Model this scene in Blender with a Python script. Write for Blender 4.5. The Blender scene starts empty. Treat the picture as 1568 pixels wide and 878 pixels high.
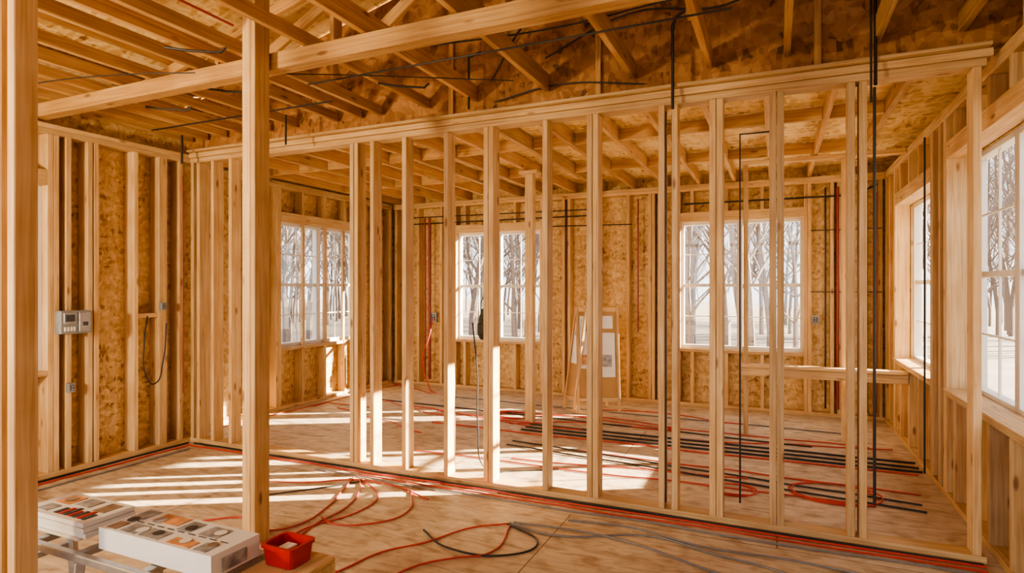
import bpy, bmesh, math, random
from mathutils import Vector, Matrix
random.seed(7)
scene = bpy.context.scene
COL = scene.collection

# ------------------------------------------------------------------ materials
def newmat(name):
    m = bpy.data.materials.new(name); m.use_nodes = True
    nt = m.node_tree
    for n in list(nt.nodes): nt.nodes.remove(n)
    out = nt.nodes.new('ShaderNodeOutputMaterial')
    b = nt.nodes.new('ShaderNodeBsdfPrincipled')
    nt.links.new(b.outputs[0], out.inputs[0])
    return m, nt, b, out

def N(nt, t, **kw):
    n = nt.nodes.new(t)
    for k, v in kw.items(): setattr(n, k, v)
    return n

def ramp(nt, stops):
    r = nt.nodes.new('ShaderNodeValToRGB')
    e = r.color_ramp.elements
    while len(e) < len(stops): e.new(0.5)
    for i, (p, c) in enumerate(stops):
        e[i].position = p; e[i].color = (*c, 1)
    return r

def plain(name, col, rough=0.5, metal=0.0, noise=0.12, scale=25):
    m, nt, b, o = newmat(name)
    tc = N(nt, 'ShaderNodeTexCoord'); no = N(nt, 'ShaderNodeTexNoise')
    no.inputs['Scale'].default_value = scale
    nt.links.new(tc.outputs['Object'], no.inputs['Vector'])
    r = ramp(nt, [(0.3, tuple(c*(1-noise) for c in col)), (0.7, tuple(min(1, c*(1+noise)) for c in col))])
    nt.links.new(no.outputs[0], r.inputs[0]); nt.links.new(r.outputs[0], b.inputs['Base Color'])
    b.inputs['Roughness'].default_value = rough; b.inputs['Metallic'].default_value = metal
    return m

def lumber(name, dark, mid, light):
    m, nt, b, o = newmat(name)
    L = nt.links.new
    uv = N(nt, 'ShaderNodeTexCoord')
    mp = N(nt, 'ShaderNodeMapping'); mp.inputs['Scale'].default_value = (1.3, 38, 1)
    L(uv.outputs['UV'], mp.inputs[0])
    n1 = N(nt, 'ShaderNodeTexNoise'); n1.inputs['Scale'].default_value = 1.6
    n1.inputs['Detail'].default_value = 5; n1.inputs['Distortion'].default_value = 0.6
    L(mp.outputs[0], n1.inputs['Vector'])
    r1 = ramp(nt, [(0.25, dark), (0.5, mid), (0.75, light)])
    L(n1.outputs[0], r1.inputs[0])
    # knots
    mk = N(nt, 'ShaderNodeMapping'); mk.inputs['Scale'].default_value = (3.0, 9.0, 1)
    L(uv.outputs['UV'], mk.inputs[0])
    v = N(nt, 'ShaderNodeTexVoronoi'); v.inputs['Scale'].default_value = 1.0
    L(mk.outputs[0], v.inputs['Vector'])
    rk = ramp(nt, [(0.07, (0.8, 0.8, 0.8)), (0.15, (0, 0, 0))])
    L(v.outputs['Distance'], rk.inputs[0])
    mix = N(nt, 'ShaderNodeMixRGB'); L(rk.outputs[0], mix.inputs[0]); L(r1.outputs[0], mix.inputs[1])
    mix.inputs[2].default_value = (0.20, 0.08, 0.025, 1)
    n2 = N(nt, 'ShaderNodeTexNoise'); n2.inputs['Scale'].default_value = 3.5
    L(uv.outputs['UV'], n2.inputs['Vector'])
    r2 = ramp(nt, [(0.35, (0.86, 0.80, 0.72)), (0.65, (1, 1, 1))]); L(n2.outputs[0], r2.inputs[0])
    mu = N(nt, 'ShaderNodeMixRGB', blend_type='MULTIPLY'); mu.inputs[0].default_value = 1
    L(mix.outputs[0], mu.inputs[1]); L(r2.outputs[0], mu.inputs[2])
    at = N(nt, 'ShaderNodeAttribute', attribute_name='tint')
    mt = N(nt, 'ShaderNodeMixRGB', blend_type='MULTIPLY'); mt.inputs[0].default_value = 1
    L(mu.outputs[0], mt.inputs[1]); L(at.outputs['Color'], mt.inputs[2])
    L(mt.outputs[0], b.inputs['Base Color'])
    b.inputs['Roughness'].default_value = 0.62
    bp = N(nt, 'ShaderNodeBump'); bp.inputs['Strength'].default_value = 0.12; bp.inputs['Distance'].default_value = 0.004
    L(n1.outputs[0], bp.inputs['Height']); L(bp.outputs[0], b.inputs['Normal'])
    return m

def osb(name, c0, c1, c2, c3, scale=9):
    m, nt, b, o = newmat(name)
    L = nt.links.new
    tc = N(nt, 'ShaderNodeTexCoord')
    dn = N(nt, 'ShaderNodeTexNoise'); dn.inputs['Scale'].default_value = 6
    L(tc.outputs['Object'], dn.inputs['Vector'])
    add = N(nt, 'ShaderNodeMixRGB', blend_type='ADD'); add.inputs[0].default_value = 0.08
    L(tc.outputs['Object'], add.inputs[1]); L(dn.outputs['Color'], add.inputs[2])
    cols = []
    for rot, sc in (((0.4, 0.3, 0.5), (0.8, 2.8, 1.5)), ((0.9, 1.2, -0.6), (2.8, 0.9, 1.6))):
        mp = N(nt, 'ShaderNodeMapping'); mp.inputs['Rotation'].default_value = rot; mp.inputs['Scale'].default_value = sc
        L(add.outputs[0], mp.inputs[0])
        v = N(nt, 'ShaderNodeTexVoronoi'); v.inputs['Scale'].default_value = scale
        L(mp.outputs[0], v.inputs['Vector'])
        s = N(nt, 'ShaderNodeSeparateColor'); L(v.outputs['Color'], s.inputs[0])
        cols.append(s.outputs[0])
    mx = N(nt, 'ShaderNodeMath', operation='ADD'); L(cols[0], mx.inputs[0]); L(cols[1], mx.inputs[1])
    n3 = N(nt, 'ShaderNodeTexNoise'); n3.inputs['Scale'].default_value = 1.8; n3.inputs['Detail'].default_value = 3
    L(tc.outputs['Object'], n3.inputs['Vector'])
    ma = N(nt, 'ShaderNodeMath', operation='MULTIPLY_ADD'); L(mx.outputs[0], ma.inputs[0]); ma.inputs[1].default_value = 0.34
    m2 = N(nt, 'ShaderNodeMath', operation='MULTIPLY'); L(n3.outputs[0], m2.inputs[0]); m2.inputs[1].default_value = 0.42
    L(m2.outputs[0], ma.inputs[2])
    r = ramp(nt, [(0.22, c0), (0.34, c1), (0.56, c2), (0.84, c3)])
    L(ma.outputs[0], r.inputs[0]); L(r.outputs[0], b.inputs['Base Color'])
    b.inputs['Roughness'].default_value = 0.7
    return m

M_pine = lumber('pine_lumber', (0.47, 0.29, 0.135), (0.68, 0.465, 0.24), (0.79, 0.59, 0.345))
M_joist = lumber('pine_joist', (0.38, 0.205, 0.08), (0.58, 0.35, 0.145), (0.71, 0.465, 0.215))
M_osb = osb('osb_sheathing', (0.22, 0.115, 0.042), (0.47, 0.295, 0.12), (0.61, 0.40, 0.175), (0.75, 0.55, 0.28), 17)
M_deck_lit = osb('roof_deck_lit', (0.26, 0.12, 0.035), (0.60, 0.37, 0.13), (0.82, 0.60, 0.27), (0.90, 0.72, 0.42), 10)  # paler than the sheathing: light on the deck put into its colour
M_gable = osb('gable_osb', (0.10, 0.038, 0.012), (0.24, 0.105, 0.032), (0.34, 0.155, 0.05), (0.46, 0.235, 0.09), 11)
M_white = plain('window_vinyl', (0.70, 0.68, 0.64), 0.4, noise=0.02)
M_black = plain('black_conduit', (0.025, 0.022, 0.022), 0.45)
M_grey = plain('grey_cable', (0.20, 0.19, 0.19), 0.5)
M_red = plain('red_cable', (0.50, 0.05, 0.035), 0.45)
M_dred = plain('dark_red_pipe', (0.24, 0.035, 0.022), 0.4)
M_metal = plain('galvanised_metal', (0.42, 0.43, 0.45), 0.35, 0.8)
M_box = plain('grey_enamel', (0.25, 0.26, 0.27), 0.45)
M_dark = plain('dark_plastic', (0.05, 0.05, 0.055), 0.5)
M_paper = plain('paper_white', (0.74, 0.72, 0.70), 0.6, noise=0.05, scale=8)
M_pgrey = plain('print_grey', (0.30, 0.29, 0.29), 0.6, noise=0.4, scale=30)
M_porange = plain('print_orange', (0.58, 0.28, 0.13), 0.6, noise=0.4, scale=20)
M_pbrown = plain('print_brown', (0.27, 0.19, 0.13), 0.6, noise=0.4, scale=20)
M_pred = plain('red_plastic', (0.42, 0.012, 0.010), 0.35)
M_bark = plain('tree_bark', (0.17, 0.14, 0.125), 0.9, noise=0.3)
M_ground = plain('winter_ground', (0.24, 0.20, 0.16), 0.95, noise=0.25, scale=0.6)
M_cloth = plain('dark_canvas', (0.05, 0.045, 0.03), 0.9, noise=0.4)
M_sun_block = plain('sun_block_siding', (0.45, 0.43, 0.40), 0.8, noise=0.1)
M_paper_tan = plain('tan_board', (0.42, 0.25, 0.10), 0.7, noise=0.1, scale=6)

# floor
def floor_mat():
    m, nt, b, o = newmat('plywood_subfloor'); L = nt.links.new
    tc = N(nt, 'ShaderNodeTexCoord')
    br = N(nt, 'ShaderNodeTexBrick'); br.inputs['Scale'].default_value = 1.0
    br.inputs['Brick Width'].default_value = 2.44; br.inputs['Row Height'].default_value = 1.22
    br.inputs['Mortar Size'].default_value = 0.004; br.inputs['Mortar Smooth'].default_value = 0.1
    br.inputs['Color1'].default_value = (1, 1, 1, 1); br.inputs['Color2'].default_value = (0.93, 0.92, 0.90, 1)
    br.inputs['Mortar'].default_value = (0.35, 0.27, 0.20, 1)
    L(tc.outputs['Object'], br.inputs['Vector'])
    mp = N(nt, 'ShaderNodeMapping'); mp.inputs['Scale'].default_value = (1.0, 4.5, 1); L(tc.outputs['Object'], mp.inputs[0])
    n1 = N(nt, 'ShaderNodeTexNoise'); n1.inputs['Scale'].default_value = 3.2; n1.inputs['Detail'].default_value = 9
    n1.inputs['Distortion'].default_value = 1.8
    L(mp.outputs[0], n1.inputs['Vector'])
    r1 = ramp(nt, [(0.3, (0.40, 0.29, 0.185)), (0.48, (0.58, 0.455, 0.32)), (0.72, (0.70, 0.58, 0.44))]); L(n1.outputs[0], r1.inputs[0])
    n2 = N(nt, 'ShaderNodeTexNoise'); n2.inputs['Scale'].default_value = 8.0; n2.inputs['Detail'].default_value = 6
    L(tc.outputs['Object'], n2.inputs['Vector'])
    r2 = ramp(nt, [(0.35, (0.74, 0.68, 0.61)), (0.52, (1, 1, 1))]); L(n2.outputs[0], r2.inputs[0])
    a = N(nt, 'ShaderNodeMixRGB', blend_type='MULTIPLY'); a.inputs[0].default_value = 1
    L(r1.outputs[0], a.inputs[1]); L(r2.outputs[0], a.inputs[2])
    c = N(nt, 'ShaderNodeMixRGB', blend_type='MULTIPLY'); c.inputs[0].default_value = 1
    L(a.outputs[0], c.inputs[1]); L(br.outputs['Color'], c.inputs[2])
    L(c.outputs[0], b.inputs['Base Color']); b.inputs['Roughness'].default_value = 0.6
    return m
M_floor = floor_mat()

def glass_mat():
    m = bpy.data.materials.new('window_glass'); m.use_nodes = True
    nt = m.node_tree
    for n in list(nt.nodes): nt.nodes.remove(n)
    out = N(nt, 'ShaderNodeOutputMaterial'); mx = N(nt, 'ShaderNodeMixShader')
    t = N(nt, 'ShaderNodeBsdfTransparent'); g = N(nt, 'ShaderNodeBsdfGlossy'); g.inputs['Roughness'].default_value = 0.02
    mx.inputs[0].default_value = 0.05
    nt.links.new(t.outputs[0], mx.inputs[1]); nt.links.new(g.outputs[0], mx.inputs[2]); nt.links.new(mx.outputs[0], out.inputs[0])
    return m
M_glass = glass_mat()

# ------------------------------------------------------------------ builder
class B:
    def __init__(s, name, mats, bevel=0.003):
        s.name = name; s.mats = mats if isinstance(mats, list) else [mats]
        s.v = []; s.f = []; s.uv = []; s.t = []; s.mi = []; s.bevel = bevel
    def hexa(s, c, dims, mi=0, M=None):
        """box centred at c with dims, optional 3x3 rotation"""
        hx, hy, hz = [d/2 for d in dims]
        loc = [(-hx,-hy,-hz),(hx,-hy,-hz),(hx,hy,-hz),(-hx,hy,-hz),(-hx,-hy,hz),(hx,-hy,hz),(hx,hy,hz),(-hx,hy,hz)]
        base = len(s.v)
        for p in loc:
            q = Vector(p)
            if M is not None: q = M @ q
            s.v.append(tuple(q + Vector(c)))
        long = max(range(3), key=lambda i: dims[i])
        ou, ov = random.uniform(0, 50), random.uniform(0, 50)
        k = random.uniform(0.82, 1.07); w = random.uniform(-0.06, 0.06)
        tint = (k, k*(1+w*0.5), k*(1+w), 1)
        for fi, f in enumerate([(0,3,2,1),(4,5,6,7),(0,1,5,4),(1,2,6,5),(2,3,7,6),(3,0,4,7)]):
            s.f.append(tuple(base+i for i in f))
            n = [2,2,1,0,1,0][fi]
            ax = [a for a in range(3) if a != n]
            if long in ax: ua = long; va = [a for a in ax if a != long][0]
            else: ua, va = ax
            for i in f:
                s.uv.append((loc[i][ua]+ou, loc[i][va]+ov+fi*0.37))
                s.t.append(tint)
            s.mi.append(mi)
    def box(s, x0, x1, y0, y1, z0, z1, mi=0):
        s.hexa(((x0+x1)/2, (y0+y1)/2, (z0+z1)/2), (abs(x1-x0), abs(y1-y0), abs(z1-z0)), mi)
    def beam(s, p, q, w, h, mi=0):
        p, q = Vector(p), Vector(q); d = q-p
        M = d.to_track_quat('X', 'Z').to_matrix()
        s.hexa((p+q)/2, (d.length, w, h), mi, M)
    def done(s):
        me = bpy.data.meshes.new(s.name); me.from_pydata(s.v, [], s.f)
        me.uv_layers.new(name='UVMap')
        me.color_attributes.new('tint', 'FLOAT_COLOR', 'CORNER')
        me.uv_layers['UVMap'].data.foreach_set('uv', [c for u in s.uv for c in u])
        me.color_attributes['tint'].data.foreach_set('color', [c for t in s.t for c in t])
        for m in s.mats: me.materials.append(m)
        for p, mi in zip(me.polygons, s.mi): p.material_index = mi
        ob = bpy.data.objects.new(s.name, me); COL.objects.link(ob)
        if s.bevel:
            bv = ob.modifiers.new('bevel', 'BEVEL'); bv.width = s.bevel; bv.segments = 1
        return ob

def empty(name, loc=(0,0,0)):
    e = bpy.data.objects.new(name, None); e.location = loc; COL.objects.link(e); return e
def parent(ch, pa):
    ch.parent = pa; ch.matrix_parent_inverse = Matrix.Translation(pa.location).inverted(); return ch

def ab(b, axis, a0, a1, n0, n1, z0, z1, mi=0):
    if axis == 'x': b.box(a0, a1, min(n0,n1), max(n0,n1), z0, z1, mi)
    else: b.box(min(n0,n1), max(n0,n1), a0, a1, z0, z1, mi)

ZT = 2.74; SW = 0.04
def frame(b, axis, a0, a1, n0, n1, studs, openings=(), zt=ZT):
    """stud wall: openings = (a0,a1,z0,z1)"""
    ab(b, axis, a0, a1, n0, n1, 0, 0.04)
    ab(b, axis, a0, a1, n0, n1, zt-0.08, zt-0.04); ab(b, axis, a0, a1, n0, n1, zt-0.04, zt)
    for s in studs:
        op = next((o for o in openings if o[0]-0.08 < s+SW/2 < o[1]+0.08), None)
        if op is None: ab(b, axis, s, s+SW, n0, n1, 0.04, zt-0.08)
        elif op[0]+0.03 < s and s+SW < op[1]-0.03:
            ab(b, axis, s, s+SW, n0, n1, 0.04, op[2]-0.04)
            if op[3]+0.16 < zt-0.1: ab(b, axis, s, s+SW, n0, n1, op[3]+0.12, zt-0.08)
    for o in openings:
        for e in (o[0]-SW, o[1]): ab(b, axis, e, e+SW, n0, n1, 0.04, zt-0.08)
        for e in (o[0]-2*SW-0.002, o[1]+SW+0.002): ab(b, axis, e, e+SW, n0, n1, 0.04, zt-0.08)
        ab(b, axis, o[0], o[1], n0, n1, o[2]-0.04, o[2])
        ab(b, axis, o[0], o[1], n0, n1, o[3], o[3]+0.12)
def sheath(b, axis, a0, a1, n0, n1, z0, z1, openings, mi=1):
    cur = a0
    for o in sorted(openings):
        ab(b, axis, cur, o[0], n0, n1, z0, z1, mi)
        ab(b, axis, o[0], o[1], n0, n1, z0, o[2], mi); ab(b, axis, o[0], o[1], n0, n1, o[3], z1, mi)
        cur = o[1]
    ab(b, axis, cur, a1, n0, n1, z0, z1, mi)
def srange(a, b, step, jit=0.0):
    r = []
    while a < b: r.append(a+random.uniform(-jit, jit)); a += step
    return r

wi = [0]
def window(axis, a0, a1, n, out, z0, z1, units=2, cols=2):
    wi[0] += 1
    b = B('window_%d' % wi[0], [M_white, M_glass], 0.002)
    n0, n1 = n-0.035*out, n+0.035*out
    w = (a1-a0)/units
    for u in range(units):
        s, e = a0+u*w, a0+(u+1)*w
        F = 0.035
        ab(b, axis, s, s+F, n0, n1, z0, z1); ab(b, axis, e-F, e, n0, n1, z0, z1)
        ab(b, axis, s+F, e-F, n0, n1, z0, z0+F+0.01); ab(b, axis, s+F, e-F, n0, n1, z1-F, z1)
        zm = (z0+z1)/2
        ab(b, axis, s+F, e-F, n-0.02, n+0.02, zm-0.02, zm+0.02)
        for (lo, hi) in ((z0+F, zm-0.02), (zm+0.02, z1-F)):
            for c in range(1, cols):
                x = s+F+(e-s-2*F)*c/cols
                ab(b, axis, x-0.006, x+0.006, n-0.008, n+0.008, lo, hi)
            zz = (lo+hi)/2
            ab(b, axis, s+F, e-F, n-0.0075, n+0.0075, zz-0.006, zz+0.006)
        ab(b, axis, s+F, e-F, n-0.002, n+0.002, z0+F, z1-F, 1)
    return b.done()

# ------------------------------------------------------------------ shell
fl = B('floor', M_floor, 0)
fl.box(-5.75, 1.4, -3.2, 7.95, -0.2, 0)
fl.done()

# back wall
bo = [(-4.30, -2.98, 0.71, 2.26), (-1.10, 0.28, 0.71, 2.28)]
b = B('wall_back', [M_pine, M_osb])
frame(b, 'x', -5.40, 1.08, 7.60, 7.73, srange(-5.38, 1.05, 0.4)+[-5.2, -2.66, -1.5, -1.455, 0.55], bo)
sheath(b, 'x', -5.58, 1.25, 7.735, 7.75, -0.1, 3.0, bo)
b.done()
for o in bo: window('x', o[0], o[1], 7.71, 1, o[2], o[3])

# left wall of the rear room
lo = [(5.36, 6.78, 0.74, 2.26)]
b = B('wall_left_rear', [M_pine, M_osb])
frame(b, 'y', 4.06, 7.60, -5.56, -5.43, srange(4.1, 7.5, 0.4)+[4.35, 7.2, 7.56], lo)
for s in (5.74, 6.14, 6.5): b.box(-5.50, -5.46, s, s+SW, 0.74, 2.26)
sheath(b, 'y', 4.06, 7.73, -5.58, -5.565, -0.1, 3.0, lo)
b.done()
window('y', 5.36, 6.78, -5.54, -1, 0.74, 2.26)

# left wall of the front room
fo = [(1.5, 2.70, 0.83, 2.26)]
b = B('wall_left_front', [M_pine, M_osb])
frame(b, 'y', -2.9, 4.05, -5.25, -5.12, srange(-2.88, 2.6, 0.4)+[2.83, 2.99, 3.04, 3.37, 3.60, 3.64, 3.80], fo)
sheath(b, 'y', -2.9, 4.05, -5.27, -5.255, -0.1, 3.20, fo)
b.box(-5.24, -5.14, 3.41, 3.60, 1.20, 1.24)
b.done()
window('y', fo[0][0], fo[0][1], -5.23, -1, 0.83, 2.26, 2)

# right wall
ro = [(3.40, 5.02, 0.75, 2.37), (5.50, 7.00, 0.75, 2.29)]
b = B('wall_right', [M_pine, M_osb])
frame(b, 'y', -2.9, 7.60, 1.08, 1.21, srange(-2.88, 3.2, 0.4)+[3.45, 3.75, 4.1, 4.5, 4.8, 5.2, 5.9, 6.3, 6.7, 7.3, 7.54], ro)
sheath(b, 'y', -2.9, 7.73, 1.225, 1.24, -0.1, 2.74, ro)
b.box(1.225, 1.24, 4.0, 7.73, 2.74, 2.95, 1)
for s in srange(-2.8, 3.9, 0.4): b.box(1.09, 1.21, s, s+SW, 2.74, 3.86)
b.box(1.225, 1.24, -2.9, 4.0, 2.74, 3.95, 1)
b.done()
for o in ro: window('y', o[0], o[1], 1.27, 1, o[2], o[3], 2)
b = B('trim_window_jamb', M_pine)
for o in ro:
    b.box(1.215, 1.30, o[1]-0.015, o[1], o[2], o[3]); b.box(1.06, 1.235, o[0], o[1], o[2], o[2]+0.018)
b.done()

# rear framing of the front room (unsheathed)
b = B('wall_front_framing', [M_pine])
frame(b, 'x', -5.1, 1.06, -3.04, -2.92, srange(-5.08, 1.0, 0.61))
b.done()

# partition
b = B('wall_partition', [M_pine])
Y0, Y1 = 3.90, 4.015
ab(b, 'x', -5.11, 1.02, Y0, Y1, 0, 0.04)
ab(b, 'x', -5.11, 1.02, Y0, Y1, 2.655, 2.70)
ab(b, 'x', -5.11, 1.045, Y0-0.012, Y1, 2.702, 2.745)
for s in (-5.10, -5.02, -4.83, -4.60, -3.21, -3.165, -3.005, -2.696, -2.316, -1.977, -1.935, -1.512, -1.1875, -1.145,
          -0.7036, -0.621, -0.388, -0.346, -0.042, 0.0, 0.371, 0.43, 0.958):
    b.box(s, s+0.039, Y0+0.002, Y1-0.002, 0.04, 2.655)
b.box(-5.08, 1.03, Y0-0.06, Y0-0.014, 2.745, 2.765)
b.done()

# closet framing inside the rear room
b = B('wall_closet_framing', [M_pine])
b.box(-0.33, 1.075, 6.28, 6.34, 0.60, 0.68); b.box(-0.33, 1.075, 6.25, 6.37, 0.685, 0.715)
for s in (-0.31, 0.56): b.box(s, s+0.045, 6.375, 6.47, 0.0, 2.70)
b.box(-0.33, 1.075, 6.375, 6.47, 2.70, 2.738)
b.done()
b = B('support_post', [M_pine]); b.box(-2.50, -2.41, 5.93, 6.02, 0, 2.70); b.box(-2.56, -2.35, 5.90, 6.05, 2.70, 2.738); b.done()
b = B('support_post', [M_pine]); b.box(-2.825, -2.763, 2.49, 2.60, 0, 3.4); b.box(-2.760, -2.725, 2.49, 2.60, 0, 3.4); b.done()
b = B('wall_stub_framing', [M_pine])
b.box(-2.165, -2.125, 1.03, 1.095, 0.04, 3.3); b.box(-2.255, -2.20, 1.03, 1.095, 0.04, 3.3)
b.box(-3.2, -2.12, 1.03, 1.12, 0, 0.04)
for s in (-2.65, -3.1): b.box(s, s+0.04, 1.03, 1.12, 0.04, 3.3)
b.done()

# ceiling of the rear room
b = B('ceiling_rear', [M_joist, M_deck_lit])
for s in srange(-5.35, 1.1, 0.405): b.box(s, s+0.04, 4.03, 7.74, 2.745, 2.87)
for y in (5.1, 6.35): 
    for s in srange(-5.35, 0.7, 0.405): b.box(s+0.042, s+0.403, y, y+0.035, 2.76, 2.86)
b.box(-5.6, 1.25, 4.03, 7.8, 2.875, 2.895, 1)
b.done()

# roof over the front room
def deckz(x): return 3.14+(x+5.7)*(4.35-3.14)/5.1 if x < -0.6 else 4.35-(x+0.6)*0.22
b = B('ceiling_front', [M_joist, M_deck_lit])
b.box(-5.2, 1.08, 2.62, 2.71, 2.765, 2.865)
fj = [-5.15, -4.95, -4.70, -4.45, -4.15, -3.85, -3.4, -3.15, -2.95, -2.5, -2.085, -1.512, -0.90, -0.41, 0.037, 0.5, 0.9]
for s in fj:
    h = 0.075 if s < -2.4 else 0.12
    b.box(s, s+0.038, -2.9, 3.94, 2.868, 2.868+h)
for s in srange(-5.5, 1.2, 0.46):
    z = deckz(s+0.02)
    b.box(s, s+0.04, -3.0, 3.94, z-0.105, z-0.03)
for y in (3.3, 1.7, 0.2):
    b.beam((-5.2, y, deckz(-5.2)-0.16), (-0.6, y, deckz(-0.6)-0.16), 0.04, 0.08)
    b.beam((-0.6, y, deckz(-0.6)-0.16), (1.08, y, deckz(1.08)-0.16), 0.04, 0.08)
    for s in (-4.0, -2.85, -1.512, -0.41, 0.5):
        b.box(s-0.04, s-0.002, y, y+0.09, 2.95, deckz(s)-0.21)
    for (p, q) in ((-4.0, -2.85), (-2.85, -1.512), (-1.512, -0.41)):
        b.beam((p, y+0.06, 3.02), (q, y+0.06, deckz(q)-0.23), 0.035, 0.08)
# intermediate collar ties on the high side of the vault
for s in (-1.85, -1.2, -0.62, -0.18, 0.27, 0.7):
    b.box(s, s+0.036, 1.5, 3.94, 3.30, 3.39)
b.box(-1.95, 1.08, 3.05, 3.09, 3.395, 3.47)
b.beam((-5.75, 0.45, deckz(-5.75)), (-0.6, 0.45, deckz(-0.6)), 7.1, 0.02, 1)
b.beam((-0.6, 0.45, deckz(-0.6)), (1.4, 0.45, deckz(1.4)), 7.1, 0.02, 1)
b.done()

# gable wall above partition (polygon panel following the roof) + studs
def gable():
    pts = [(-5.6, 2.77), (1.2, 2.77), (1.2, deckz(1.2)-0.02), (-0.6, deckz(-0.6)-0.02), (-5.6, deckz(-5.6)-0.02)]
    bm = bmesh.new()
    f = bm.faces.new([bm.verts.new((x, 3.975, z)) for x, z in pts])
    r = bmesh.ops.extrude_face_region(bm, geom=[f])
    bmesh.ops.translate(bm, vec=(0, 0.015, 0), verts=[v for v in r['geom'] if isinstance(v, bmesh.types.BMVert)])
    bmesh.ops.recalc_face_normals(bm, faces=bm.faces)
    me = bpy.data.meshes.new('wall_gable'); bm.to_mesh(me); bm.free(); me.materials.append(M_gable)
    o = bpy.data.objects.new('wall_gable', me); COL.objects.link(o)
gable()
b = B('trim_gable_framing', [M_joist])
for s in (-2.30, -1.14, 0.2): b.box(s, s+0.04, 3.945, 3.973, 2.77, deckz(s)-0.2)
b.box(-2.3, 1.05, 3.95, 3.972, 3.42, 3.5)
b.done()

# ------------------------------------------------------------------ cables / pipes
def cable(name, pts, r, mat, smooth=True, par=None):
    cu = bpy.data.curves.new(name, 'CURVE'); cu.dimensions = '3D'; cu.bevel_depth = r; cu.bevel_resolution = 2
    cu.resolution_u = 8
    if smooth:
        sp = cu.splines.new('BEZIER'); sp.bezier_points.add(len(pts)-1)
        for bp, p in zip(sp.bezier_points, pts):
            bp.co = p; bp.handle_left_type = bp.handle_right_type = 'AUTO'
    else:
        sp = cu.splines.new('POLY'); sp.points.add(len(pts)-1)
        for bp, p in zip(sp.points, pts): bp.co = (*p, 1)
    cu.materials.append(mat); cu.use_fill_caps = True
    o = bpy.data.objects.new(name, cu); COL.objects.link(o)
    return o
def wig(x0, y0, x1, y1, n, amp, z=0.008):
    out = []
    for i in range(n+1):
        t = i/n
        out.append((x0+(x1-x0)*t+random.uniform(-amp, amp), y0+(y1-y0)*t+random.uniform(-amp, amp), z))
    return out
R = 0.0055
cable('red_cable', wig(-5.0, 3.80, 1.0, 3.84, 16, 0.010), 0.007, M_red)
cable('red_cable', wig(-3.0, 3.74, 1.0, 3.79, 12, 0.012), 0.006, M_red)
cable('black_cable', wig(-5.0, 3.86, 1.0, 3.875, 14, 0.006), 0.008, M_black)
cable('grey_cable', wig(-3.4, 3.70, 1.0, 3.72, 10, 0.02), 0.006, M_grey)
cable('red_cable', wig(-5.03, 0.4, -4.98, 3.8, 10, 0.015), 0.007, M_red)
cable('black_cable', wig(-5.07, 0.4, -5.06, 3.85, 10, 0.006), 0.009, M_black)
cable('grey_cable', wig(-4.88, 1.8, -4.86, 3.7, 6, 0.012), 0.008, M_grey)
def fc(name, pts, r, mat): return cable(name, [(x, y, r+0.002) for x, y in pts], r, mat)
fc('red_cable', [(-2.98,3.68),(-2.86,3.4),(-2.74,3.10),(-2.70,2.8),(-2.79,2.67),(-3.1,2.75),(-3.3,2.6)], R, M_red)
fc('red_cable', [(-2.93,3.68),(-2.75,3.45),(-2.62,3.15),(-2.6,2.8),(-2.50,2.55),(-2.2,2.35),(-1.9,2.2)], R, M_red)
fc('red_cable', [(-2.9,3.66),(-2.55,3.4),(-2.5,3.1),(-2.62,2.75),(-2.56,2.5),(-2.4,2.2)], R, M_red)
fc('red_cable', [(-1.517,3.35),(-1.7,3.2),(-1.85,2.90),(-2.0,2.7),(-2.06,2.46),(-2.2,2.0)], R, M_red)
fc('red_cable', [(-1.50,3.33),(-1.45,2.935),(-1.6,2.8),(-1.73,2.65),(-1.8,2.4),(-1.85,2.0)], R, M_red)
fc('red_cable', [(-2.4,3.6),(-2.2,3.2),(-2.3,3.0),(-2.5,2.9),(-2.65,2.95)], R, M_red)
fc('red_cable', [(-3.6,3.3),(-3.2,3.45),(-2.96,3.62),(-2.6,3.64),(-2.2,3.5)], R, M_red)
fc('black_cable', [(-1.52,3.36),(-1.2,3.30),(-0.67,3.52),(-0.3,3.42),(-0.09,3.39),(0.3,3.25),(0.6,3.3)], 0.006, M_grey)
fc('black_cable', [(-1.52,3.34),(-1.25,3.15),(-1.35,2.95),(-1.7,2.9),(-1.95,3.05)], 0.006, M_black)
fc('grey_cable', [(-1.50,3.38),(-1.1,3.42),(-0.75,3.38),(-0.4,3.25),(0.0,3.1),(0.3,2.9)], 0.006, M_grey)
fc('grey_cable', [(-1.2,3.55),(-0.8,3.6),(-0.4,3.5),(0.1,3.52),(0.7,3.45)], 0.006, M_grey)
fc('black_cable', [(-3.3,3.1),(-2.95,3.5),(-2.85,3.66)], 0.005, M_black)
fc('red_cable', [(-1.9,2.2),(-1.4,2.5),(-1.0,2.55),(-0.6,2.3)], R, M_red)
# rear room floor runs
for y in (5.60, 5.72, 5.86): cable('black_conduit', wig(-2.4, y, 1.05, y, 8, 0.008, 0.010), 0.009, M_black)
for y in (4.72, 4.86): cable('black_conduit', wig(-2.3, y+0.3, 0.9, y-0.1, 8, 0.01, 0.010), 0.007, M_black)
cable('red_cable', wig(-3.4, 5.5, 1.0, 5.5, 8, 0.02), 0.007, M_red)
cable('red_cable', wig(-3.0, 4.5, 0.6, 4.62, 8, 0.03), 0.006, M_red)
cable('red_cable', wig(-1.6, 5.1, 0.9, 5.0, 6, 0.03), 0.006, M_red)
cable('black_cable', wig(-4.9, 6.35, 0.3, 6.1, 8, 0.03), 0.007, M_black)
cable('grey_cable', wig(-3.9, 6.9, 0.6, 6.75, 8, 0.02), 0.007, M_grey)
cable('red_cable', wig(-5.3, 4.3, -5.2, 7.4, 8, 0.02), R, M_red)
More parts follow.
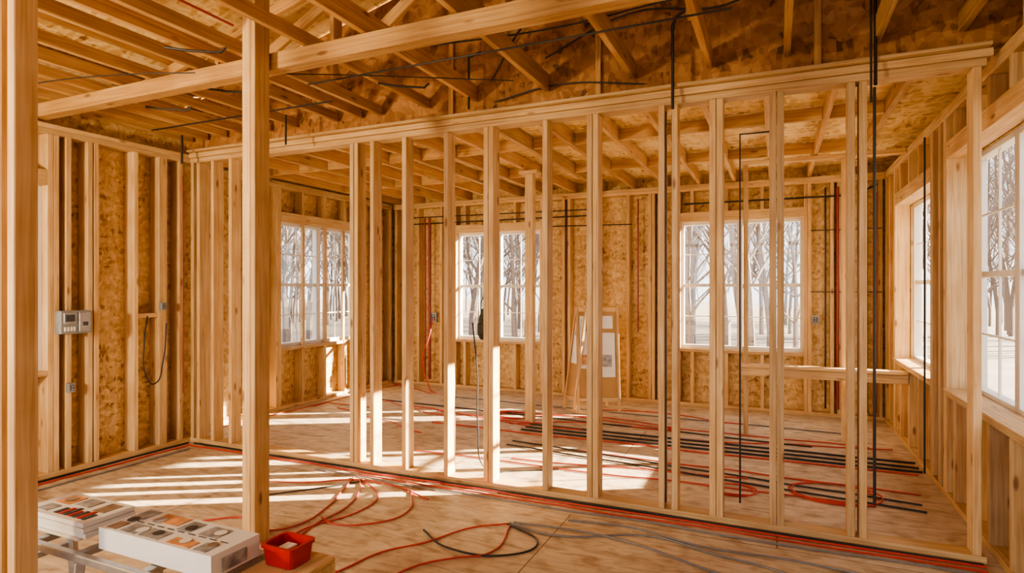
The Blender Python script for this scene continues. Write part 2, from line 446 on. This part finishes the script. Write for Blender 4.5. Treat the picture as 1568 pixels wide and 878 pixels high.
for i in range(13):
    x, y = random.uniform(-5.0, -0.2), random.uniform(4.4, 7.2)
    a = random.choice((0, math.pi))+random.uniform(-0.6, 0.6); pts = []
    for k in range(7):
        pts.append((x, y)); a += random.uniform(-0.5, 0.5)
        x += 0.32*math.cos(a); y += 0.2*math.sin(a)
        x = max(-5.2, min(0.95, x)); y = max(4.15, min(7.4, y))
    fc('red_cable', pts, 0.006, M_red)
def coil(name, cx, cy, r, n, mat):
    pts = []
    for i in range(n*8):
        a = i/8*2*math.pi; rr = r*(1+0.12*math.sin(i*0.9))
        pts.append((cx+rr*1.3*math.cos(a), cy+rr*math.sin(a), 0.008+0.010*(i//8)+0.004*math.sin(i)))
    cable(name, pts, 0.006, mat)
coil('red_cable_coil', 0.35, 4.75, 0.22, 2, M_red)
coil('red_cable_coil', -0.30, 4.55, 0.12, 2, M_red)
coil('red_cable_coil', -2.75, 6.15, 0.16, 3, M_red)

# vertical pipes
def pipe(pts, r=0.012, mat=None, name='black_conduit'): return cable(name, pts, r, mat or M_black, False)
pipe([(0.50, 3.87, 0.25), (0.50, 3.87, 2.60)], 0.008); pipe([(0.50, 3.83, 2.60), (0.50, 3.83, 3.7)], 0.009)
pipe([(0.475, 3.80, 2.5), (0.475, 3.80, 3.7)], 0.006)
pipe([(-0.65, 3.86, 0.1), (-0.65, 3.86, 2.6)], 0.006)
pipe([(-0.60, 3.82, 2.60), (-0.60, 3.82, 3.12), (-0.58, 3.81, 3.17), (-0.52, 3.8, 3.2)], 0.010)
pipe([(-0.215, 4.04, 0.1), (-0.215, 4.04, 2.45), (-0.04, 4.04, 2.45)], 0.006)
pipe([(-2.06, 3.83, 2.78), (-2.06, 3.83, 3.16), (-1.96, 3.83, 3.18)], 0.010)
pipe([(-3.6, 3.6, 2.62), (-3.6, 3.6, 2.86)], 0.008)
pipe([(-4.95, 3.70, 2.60), (-4.95, 3.70, 2.86)], 0.010)
pipe([(0.90, 7.52, 0.1), (0.90, 7.52, 2.55), (1.0, 7.52, 2.60)], 0.012)
pipe([(0.98, 7.50, 0.1), (0.98, 7.50, 2.5)], 0.014, M_dred, 'red_pipe')
pipe([(1.03, 5.42, 0.05), (1.03, 5.42, 2.62)], 0.007)
pipe([(0.62, 7.55, 0.1), (0.62, 7.55, 2.6)], 0.016, M_dred, 'red_pipe')
pipe([(0.50, 7.56, 0.1), (0.50, 7.56, 2.6)], 0.010)
pipe([(-4.72, 7.55, 0.1), (-4.72, 7.55, 2.5)], 0.022, M_dred, 'red_pipe')
pipe([(-4.80, 7.55, 0.1), (-4.80, 7.55, 2.5)], 0.014, M_dred, 'red_pipe')
pipe([(-1.05, 7.57, 2.50), (0.8, 7.57, 2.50)], 0.011)
pipe([(-5.1, 7.57, 2.42), (-2.2, 7.57, 2.42)], 0.009)
pipe([(-5.1, 7.57, 2.52), (-2.2, 7.57, 2.50)], 0.007)
pipe([(-2.9, 7.57, 2.30), (-1.7, 7.57, 2.28)], 0.007)
pipe([(0.35, 7.57, 1.42), (1.05, 7.57, 1.42)], 0.005)
pipe([(0.35, 7.57, 2.12), (1.05, 7.57, 2.12)], 0.005)
pipe([(-1.62, 7.57, 0.9), (-1.62, 7.57, 2.6)], 0.010, M_dred, 'red_pipe')
pipe([(-4.99, 3.74, 0.5), (-4.99, 3.74, 2.5)], 0.005, M_dred, 'red_pipe')
cable('black_cable', [(-2.15, 4.06, 1.2), (-2.13, 4.10, 0.8), (-2.12, 4.09, 0.4), (-2.08, 4.15, 0.05), (-1.95, 4.3, 0.01), (-1.6, 4.5, 0.01)], 0.006, M_black)
cable('black_cable', [(-5.06, 3.45, 1.22), (-5.0, 3.38, 1.0), (-5.0, 3.40, 0.7), (-5.03, 3.5, 0.62), (-5.0, 3.55, 0.8), (-5.02, 3.6, 1.15)], 0.006, M_black)
cable('ceiling_wire', [(-5.1, 2.2, 2.8), (-4.0, 2.4, 2.84), (-2.8, 2.9, 2.84), (-1.6, 3.6, 2.85)], 0.004, M_black)
cable('ceiling_wire', [(-1.9, 3.88, 2.98), (-1.2, 3.0, 2.99), (-0.2, 2.2, 3.03), (0.9, 1.9, 3.05)], 0.007, M_black)
cable('ceiling_wire', [(-1.5, 3.93, 3.1), (-0.9, 3.92, 3.3), (-0.2, 3.90, 3.25), (0.15, 3.88, 3.5)], 0.007, M_black)
cable('ceiling_wire', [(0.0, 3.92, 3.3), (0.2, 3.92, 3.5), (0.22, 3.9, 3.8)], 0.009, M_black)
cable('ceiling_wire', [(-2.0, 3.2, 3.0), (-1.2, 3.3, 3.01), (-0.4, 3.2, 3.0), (0.4, 3.25, 3.01), (1.0, 3.2, 3.0)], 0.006, M_black)
cable('ceiling_wire', [(-1.9, 3.93, 2.84), (-1.4, 3.93, 2.90), (-0.8, 3.93, 2.82)], 0.006, M_black)
cable('ceiling_wire', [(-0.5, 3.6, 3.22), (-0.1, 3.5, 3.2), (0.3, 3.6, 3.24), (0.5, 3.8, 3.2)], 0.006, M_black)
pipe([(-2.9, 3.1, 2.85), (-0.2, 3.1, 2.85)], 0.006)
pipe([(-5.0, 3.45, 2.85), (-3.0, 3.45, 2.85)], 0.007)
for x, y in ((-3.2, 2.3), (-4.4, 3.0), (-2.45, 3.3), (-3.6, 2.9)):
    pipe([(x-0.02, y, 2.86), (x+0.10, y+0.05, 2.84), (x+0.25, y+0.15, 2.84), (x+0.28, y+0.16, 2.87)], 0.008)
pipe([(-2.85, 2.45, 2.98), (-2.85, 1.2, 2.98)], 0.007, M_red, 'red_pipe')
pipe([(-4.2, 2.0, 2.92), (-4.2, 2.0, 3.3)], 0.008, M_red, 'red_pipe')

# ------------------------------------------------------------------ electrical items
def elec_panel():
    e = empty('electrical_panel', (-5.08, 2.86, 1.2))
    b = B('housing', [M_box, M_dark, M_metal, M_paper], 0.006)
    b.box(-5.118, -5.04, 2.75, 2.975, 1.11, 1.29)
    b.box(-5.04, -5.03, 2.765, 2.86, 1.19, 1.275, 2); b.box(-5.04, -5.028, 2.875, 2.962, 1.125, 1.275, 2)
    b.box(-5.031, -5.026, 2.775, 2.845, 1.205, 1.26, 1); b.box(-5.031, -5.022, 2.90, 2.94, 1.17, 1.20, 1)
    for k in range(4): b.box(-5.04, -5.030, 2.77+k*0.022, 2.785+k*0.022, 1.13, 1.165, 3)
    parent(b.done(), e)
elec_panel()
def jbox(x, y, z, axis='y', name='junction_box', s=0.05):
    b = B(name, [M_box, M_dark], 0.003)
    if axis == 'y':
        b.box(x, x+0.04, y-s/2, y+s/2, z-s*0.7, z+s*0.7); b.box(x+0.04, x+0.044, y-s*0.3, y+s*0.3, z-s*0.45, z+s*0.45, 1)
        for k in (-1, 1): b.box(x+0.044, x+0.047, y-s*0.18, y+s*0.18, z+k*s*0.22-s*0.13, z+k*s*0.22+s*0.13)
    else:
        b.box(x-s/2, x+s/2, y-0.04, y, z-s*0.7, z+s*0.7); b.box(x-s*0.3, x+s*0.3, y-0.044, y-0.04, z-s*0.45, z+s*0.45, 1)
        for k in (-1, 1): b.box(x-s*0.18, x+s*0.18, y-0.047, y-0.044, z+k*s*0.22-s*0.13, z+k*s*0.22+s*0.13)
    return b.done()
jbox(-5.118, 2.85, 0.68); jbox(-5.118, 3.62, 1.30)
jbox(-4.66, 7.598, 1.02, 'x', s=0.10); jbox(0.70, 7.598, 1.05, 'x', s=0.08); jbox(0.40, 7.598, 1.1, 'x', s=0.07)
cable('red_cable', [(-4.66, 7.53, 1.0), (-4.62, 7.4, 0.8), (-4.75, 7.4, 0.4), (-4.6, 7.3, 0.1), (-4.4, 7.1, 0.01), (-3.9, 6.9, 0.01)], 0.009, M_red)

# ------------------------------------------------------------------ hanging tool bag
def bag():
    e = empty('hanging_tool_bag', (-3.78, 7.5, 1.0))
    bm = bmesh.new(); rings = []
    prof = [(0.72,0.05,0.04),(0.75,0.10,0.06),(0.88,0.12,0.07),(1.02,0.10,0.06),(1.12,0.07,0.05),(1.18,0.035,0.03)]
    for z, a, c in prof:
        rings.append([bm.verts.new((-3.78+a*math.cos(t*math.pi/6)+random.uniform(-.01,.01), 7.50+c*math.sin(t*math.pi/6), z+random.uniform(-.01,.01))) for t in range(12)])
    for i in range(len(rings)-1):
        for k in range(12): bm.faces.new((rings[i][k], rings[i][(k+1)%12], rings[i+1][(k+1)%12], rings[i+1][k]))
    bm.faces.new(rings[0][::-1]); bm.faces.new(rings[-1])
    me = bpy.data.meshes.new('body'); bm.to_mesh(me); bm.free(); me.materials.append(M_cloth)
    o = bpy.data.objects.new('body', me); COL.objects.link(o)
    s = o.modifiers.new('s', 'SUBSURF'); s.levels = s.render_levels = 2
    parent(o, e)
    parent(cable('strap', [(-3.84,7.5,1.12),(-3.82,7.52,1.3),(-3.76,7.56,1.36),(-3.72,7.52,1.28),(-3.72,7.5,1.12)], 0.012, M_cloth), e)
    b = B('pocket', [M_cloth], 0.006); b.box(-3.85, -3.72, 7.415, 7.44, 0.80, 0.96); parent(b.done(), e)
bag()

# ------------------------------------------------------------------ display easel
def easel():
    e = empty('display_easel', (-2.05, 6.85, 0.6))
    lean = 0.14
    def board(name, p0, p1, sheets):
        p0, p1 = Vector(p0), Vector(p1)
        ux = (p1-p0).normalized(); n = Vector((-ux.y, ux.x, 0))
        up = (Vector((0,0,1)) + n*lean).normalized(); nn = up.cross(ux)
        M = Matrix((ux, nn, up)).transposed()
        w = (p1-p0).length; H = 1.22
        b = B(name, [M_pine, M_paper_tan, M_paper, M_pgrey, M_porange], 0.002)
        c = (p0+p1)/2
        def part(a0, a1, t0, t1, z0, z1, mi):
            ctr = c + ux*((a0+a1)/2) + nn*((t0+t1)/2) + up*((z0+z1)/2)
            b.hexa(ctr, (abs(a1-a0), abs(t1-t0), abs(z1-z0)), mi, M)
        part(-w/2, -w/2+0.03, -0.015, 0.015, 0, H, 0); part(w/2-0.03, w/2, -0.015, 0.015, 0, H, 0)
        part(-w/2+0.03, w/2-0.03, -0.015, 0.015, H-0.05, H, 0); part(-w/2+0.03, w/2-0.03, -0.014, 0.014, 0.12, 0.16, 0)
        part(-w/2+0.03, w/2-0.03, -0.004, 0.004, 0.16, H-0.05, 1)
        for (u0, u1, z0, z1, mi, off) in sheets:
            part(-w/2+u0*w, -w/2+u1*w, -off-0.004, -off, z0, z1, mi)
        parent(b.done(), e)
    board('panel_large', (-2.12, 6.60, 0.02), (-1.66, 6.80, 0.02),
          [(0.08, 0.42, 0.50, 1.12, 2, 0.005), (0.50, 0.90, 0.40, 0.92, 2, 0.010), (0.55, 0.86, 0.97, 1.12, 2, 0.005), (0.12, 0.36, 0.94, 1.08, 3, 0.010), (0.6, 0.82, 0.52, 0.66, 3, 0.015), (0.13,0.36,0.54,0.66,4,0.010)])
    board('panel_side', (-2.34, 6.76, 0.02), (-2.15, 6.60, 0.02), [(0.2, 0.85, 0.55, 1.12, 2, 0.005), (0.3, 0.75, 0.88, 1.0, 3, 0.010)])
    b = B('back_strut', [M_pine], 0.002); b.beam((-1.9, 7.1, 0.02), (-1.92, 6.86, 1.15), 0.03, 0.02); parent(b.done(), e)
easel()

# ------------------------------------------------------------------ work table and things on it
def table():
    e = empty('folding_work_table', (-1.9, 1.3, 0.3))
    b = B('frame', [M_metal, M_white], 0.003)
    X0, X1, YA, YB, Z = -2.62, -1.49, 1.145, 1.42, 0.63
    for y in (YA, YB-0.025): b.box(X0, X1, y, y+0.025, Z-0.025, Z)
    for x in (X0, -2.3, -2.06, -1.75, X1-0.03): b.box(x, x+0.03, YA+0.025, YB-0.025, Z-0.023, Z-0.002)
    for x in (X0+0.1, -2.02, X1-0.12):
        b.beam((x, YA+0.013, Z-0.026), (x-0.03, YA-0.04, 0), 0.028, 0.028); b.beam((x, YB-0.013, Z-0.026), (x-0.03, YB+0.04, 0), 0.028, 0.028)
        b.box(x-0.028, x-0.004, YA, YB, 0.46, 0.48)
    b.box(X0+0.1, X1-0.12, YA-0.015, YA+0.005, 0.46, 0.48)
    b.box(X0, -2.12, YA+0.06, YB, Z+0.001, Z+0.010, 1)
    parent(b.done(), e)
table()
def disc(b, cx, cy, z, r, mi, rx=1.0, n=16):
    base = len(b.v)
    for k in range(n): b.v.append((cx+r*rx*math.cos(k*2*math.pi/n), cy+r*math.sin(k*2*math.pi/n), z))
    b.f.append(tuple(range(base, base+n)))
    for k in range(n): b.uv.append((0, 0)); b.t.append((1, 1, 1, 1))
    b.mi.append(mi)
pm = [M_paper, M_pgrey, M_porange, M_pbrown, M_dark, M_pred]
b = B('printed_carton', pm, 0)
b.box(-2.005, -1.49, 1.205, 1.38, 0.631, 0.70)
z = 0.7015
for (x0, x1, y0, y1, mi) in ((-1.99,-1.93,1.30,1.37,1),(-1.92,-1.85,1.215,1.275,1),(-1.90,-1.78,1.31,1.37,2),(-1.76,-1.70,1.295,1.36,1),
                             (-1.83,-1.74,1.215,1.27,1),(-1.70,-1.60,1.215,1.255,2),(-1.985,-1.94,1.215,1.265,3),(-1.66,-1.58,1.295,1.36,1),(-1.58,-1.53,1.215,1.265,1)):
    b.box(x0, x1, y0, y1, z-0.001, z+0.0005, mi)
for (x, y, r, mi) in ((-1.96,1.29,0.020,4),(-1.87,1.32,0.022,1),(-1.85,1.245,0.02,0),(-1.72,1.32,0.02,4),(-1.65,1.245,0.018,0),(-1.60,1.33,0.02,0),(-1.78,1.25,0.018,4),(-1.55,1.26,0.016,3)):
    disc(b, x, y, z+0.002, r, mi)
for k in range(10): b.box(-1.98+k*0.048, -1.95+k*0.048, 1.284, 1.288, z, z+0.001, 4)
b.box(-1.489, -1.487, 1.24, 1.33, 0.64, 0.68, 1)
b.done()
b = B('magazine_stack', pm, 0)
for k in range(3):
    dx, dy = random.uniform(-0.010, 0.010), random.uniform(-0.006, 0.006)
    b.box(-2.45+dx, -2.10+dx, 1.215+dy, 1.39+dy, 0.641+k*0.017, 0.656+k*0.017, 0)
z = 0.692
for (x0, x1, y0, y1, mi) in ((-2.42,-2.34,1.30,1.37,2),(-2.32,-2.24,1.31,1.37,1),(-2.41,-2.35,1.235,1.285,1),(-2.20,-2.14,1.30,1.37,3)):
    b.box(x0, x1, y0, y1, z-0.003, z, mi)
for k in range(7): b.box(-2.31+k*0.026, -2.294+k*0.026, 1.235, 1.28+0.008*(k%3), z-0.003, z+0.001, 5 if k%2 else 4)
disc(b, -2.38, 1.335, z+0.002, 0.022, 3)
b.done()
# crate with red tub
b = B('wooden_crate', [M_pine, M_dark], 0.003)
CX0, CX1, CY0, CY1, CZ = -1.480, -1.29, 1.24, 1.50, 0.60
b.box(CX0, CX1, CY0, CY0+0.015, 0.30, CZ); b.box(CX0, CX1, CY1-0.015, CY1, 0.30, CZ)
b.box(CX0, CX0+0.015, CY0+0.015, CY1-0.015, 0.30, CZ); b.box(CX1-0.015, CX1, CY0+0.015, CY1-0.015, 0.30, CZ)
b.box(CX0, CX1, CY0, CY1, CZ+0.001, CZ+0.016); b.box(CX0+0.005, CX1-0.005, CY0+0.01, CY1-0.01, 0.285, 0.30)
b.box(CX1, CX1+0.003, 1.34, 1.40, 0.54, 0.58, 1)
for x in (CX0+0.005, CX1-0.035):
    for y in (CY0+0.01, CY1-0.04): b.box(x, x+0.03, y, y+0.03, 0.0, 0.285)
b.done()
def tub():
    bm = bmesh.new(); cx, cy = -1.40, 1.41; z0 = 0.618
    def ring(hw, hd, z, rad=0.016):
        vs = []
        for (sx, sy, a0) in ((1,1,0),(-1,1,90),(-1,-1,180),(1,-1,270)):
            for k in range(4):
                a = math.radians(a0+k*30)
                vs.append(bm.verts.new((cx+sx*(hw-rad)+rad*math.cos(a), cy+sy*(hd-rad)+rad*math.sin(a), z0+z)))
        return vs
    rs = [ring(0.056,0.046,0), ring(0.061,0.051,0.052), ring(0.066,0.056,0.054), ring(0.066,0.056,0.064), ring(0.056,0.046,0.064), ring(0.052,0.042,0.02)]
    for i in range(len(rs)-1):
        for k in range(16): bm.faces.new((rs[i][k], rs[i][(k+1)%16], rs[i+1][(k+1)%16], rs[i+1][k]))
    bm.faces.new(rs[0][::-1]); bm.faces.new(rs[-1])
    me = bpy.data.meshes.new('red_plastic_tub'); bm.to_mesh(me); bm.free(); me.materials.append(M_pred); me.materials.append(M_paper)
    o = bpy.data.objects.new('red_plastic_tub', me); COL.objects.link(o)
    b = B('insert', [M_paper, M_dark], 0.002)
    b.box(cx-0.03, cx+0.01, cy-0.02, cy+0.03, z0+0.021, z0+0.045); b.box(cx+0.015, cx+0.04, cy-0.03, cy+0.02, z0+0.021, z0+0.035, 1)
    i = b.done(); i.parent = o
tub()

# ------------------------------------------------------------------ added fill lamp, unseen behind the viewpoint, brightens the rafters
def add_fill_lamp(x, y, target, energy):
    e = empty('added_fill_lamp', (x, y, 0))
    b = B('stand', [M_dark, M_metal], 0.002)
    b.box(x-0.015, x+0.015, y-0.015, y+0.015, 0.3, 1.62)
    for k in range(3):
        a = k*2.094; b.beam((x, y, 0.55), (x+0.4*math.cos(a), y+0.4*math.sin(a), 0.015), 0.02, 0.02)
    b.box(x-0.2, x+0.2, y-0.05, y+0.03, 1.62, 1.70, 1)
    parent(b.done(), e)
    l = bpy.data.lights.new('lamp', 'AREA'); l.energy = energy; l.color = (1.0, 0.78, 0.48); l.size = 0.35
    o = bpy.data.objects.new('lamp', l); COL.objects.link(o); o.location = (x, y, 1.76)
    o.rotation_euler = (Vector(target)-Vector((x, y, 1.76))).to_track_quat('-Z', 'Y').to_euler()
    parent(o, e)
add_fill_lamp(-3.9, -1.0, (-3.6, 2.4, 3.6), 200)

# ------------------------------------------------------------------ outside
b = B('ground', M_ground, 0); b.box(-70, 60, -50, 90, -0.9, -0.7); b.done()
b = B('added_sun_block', [M_sun_block, M_dark, M_white], 0.01)  # unseen shed shape, added to keep sun out of the near right window
b.box(3.0, 4.9, 4.2, 6.1, -0.7, 3.3)
b.beam((2.8, 5.15, 3.35), (3.95, 5.15, 4.1), 2.2, 0.08, 1); b.beam((3.95, 5.15, 4.1), (5.1, 5.15, 3.35), 2.2, 0.08, 1)
b.box(2.96, 3.0, 4.8, 5.7, -0.65, 1.4, 2); b.box(2.95, 2.96, 5.55, 5.6, 0.3, 0.4, 1)
b.done()
def tree_mesh(seed, H):
    rnd = random.Random(seed); bm = bmesh.new()
    def tube(p, q, r0, r1, n=5):
        d = (q-p).normalized(); a = d.orthogonal().normalized(); c = d.cross(a)
        A = [bm.verts.new(p+(a*math.cos(k*2*math.pi/n)+c*math.sin(k*2*math.pi/n))*r0) for k in range(n)]
        D = [bm.verts.new(q+(a*math.cos(k*2*math.pi/n)+c*math.sin(k*2*math.pi/n))*r1) for k in range(n)]
        for k in range(n): bm.faces.new((A[k], A[(k+1)%n], D[(k+1)%n], D[k]))
    def grow(p, d, L, r, lvl):
        segs = 4 if lvl else 9
        for i in range(segs):
            q = p+d*(L/segs)
            r1 = r*(0.86 if lvl else 0.9)
            tube(p, q, r, r1, 4 if lvl > 1 else 6)
            p, r = q, r1
            d = (d+Vector((rnd.uniform(-.12,.12), rnd.uniform(-.12,.12), rnd.uniform(-.02,.08)))).normalized()
            if lvl < 3 and (lvl > 0 or i > 0):
                for _ in range(2 if lvl == 0 else 1):
                    a = rnd.uniform(0, 6.28); side = Vector((math.cos(a), math.sin(a), rnd.uniform(0.3, 1.2))).normalized()
                    grow(p, (side+d*0.5).normalized(), L*rnd.uniform(0.28, 0.42) if lvl == 0 else L*0.5, r*0.45, lvl+1)
    grow(Vector((0, 0, 0)), Vector((0, 0, 1)), H, 0.10, 0)
    me = bpy.data.meshes.new('bare_tree'); bm.to_mesh(me); bm.free(); me.materials.append(M_bark); return me
tms = [tree_mesh(s, h) for s, h in ((1, 9), (2, 11), (3, 8), (4, 10))]
def tree(x, y):
    o = bpy.data.objects.new('bare_tree', random.choice(tms)); o.location = (x, y, -0.7)
    o.rotation_euler = (0, 0, random.uniform(0, 6.28)); s = random.uniform(0.7, 1.2); o.scale = (s, s, s); COL.objects.link(o)
for i in range(120): tree(random.uniform(-32, 2.5), random.uniform(17, 44))
for i in range(28): tree(random.uniform(-14, 0.5), random.uniform(12.5, 17))
for i in range(56): tree(random.uniform(-40, -14), random.uniform(0, 26))
for i in range(40): tree(random.uniform(3, 14), random.uniform(24, 48))

# ------------------------------------------------------------------ light
w = bpy.data.worlds.new('winter_sky'); scene.world = w; w.use_nodes = True
bg = w.node_tree.nodes['Background']; bg.inputs[0].default_value = (0.97, 0.97, 1.0, 1); bg.inputs[1].default_value = 3.1
sd = bpy.data.lights.new('sun', 'SUN'); sd.energy = 74; sd.color = (1.0, 0.85, 0.62); sd.angle = math.radians(0.6)
so = bpy.data.objects.new('sun', sd); COL.objects.link(so)
el = math.radians(18.5)
v = Vector((-0.865*math.cos(el), -0.50*math.cos(el), -math.sin(el)))
so.rotation_euler = v.to_track_quat('-Z', 'Y').to_euler(); so.location = (10, 12, 8)
try: scene.view_settings.look = 'AgX - Medium High Contrast'
except Exception as ex: print(ex)

# ------------------------------------------------------------------ camera
cd = bpy.data.cameras.new('camera'); cd.lens = 36*907/1568; cd.sensor_width = 36; cd.clip_start = 0.05
co = bpy.data.objects.new('camera', cd); COL.objects.link(co)
co.location = (0, 0, 1.48); co.rotation_euler = (math.radians(90), 0, math.radians(24.1))
scene.camera = co
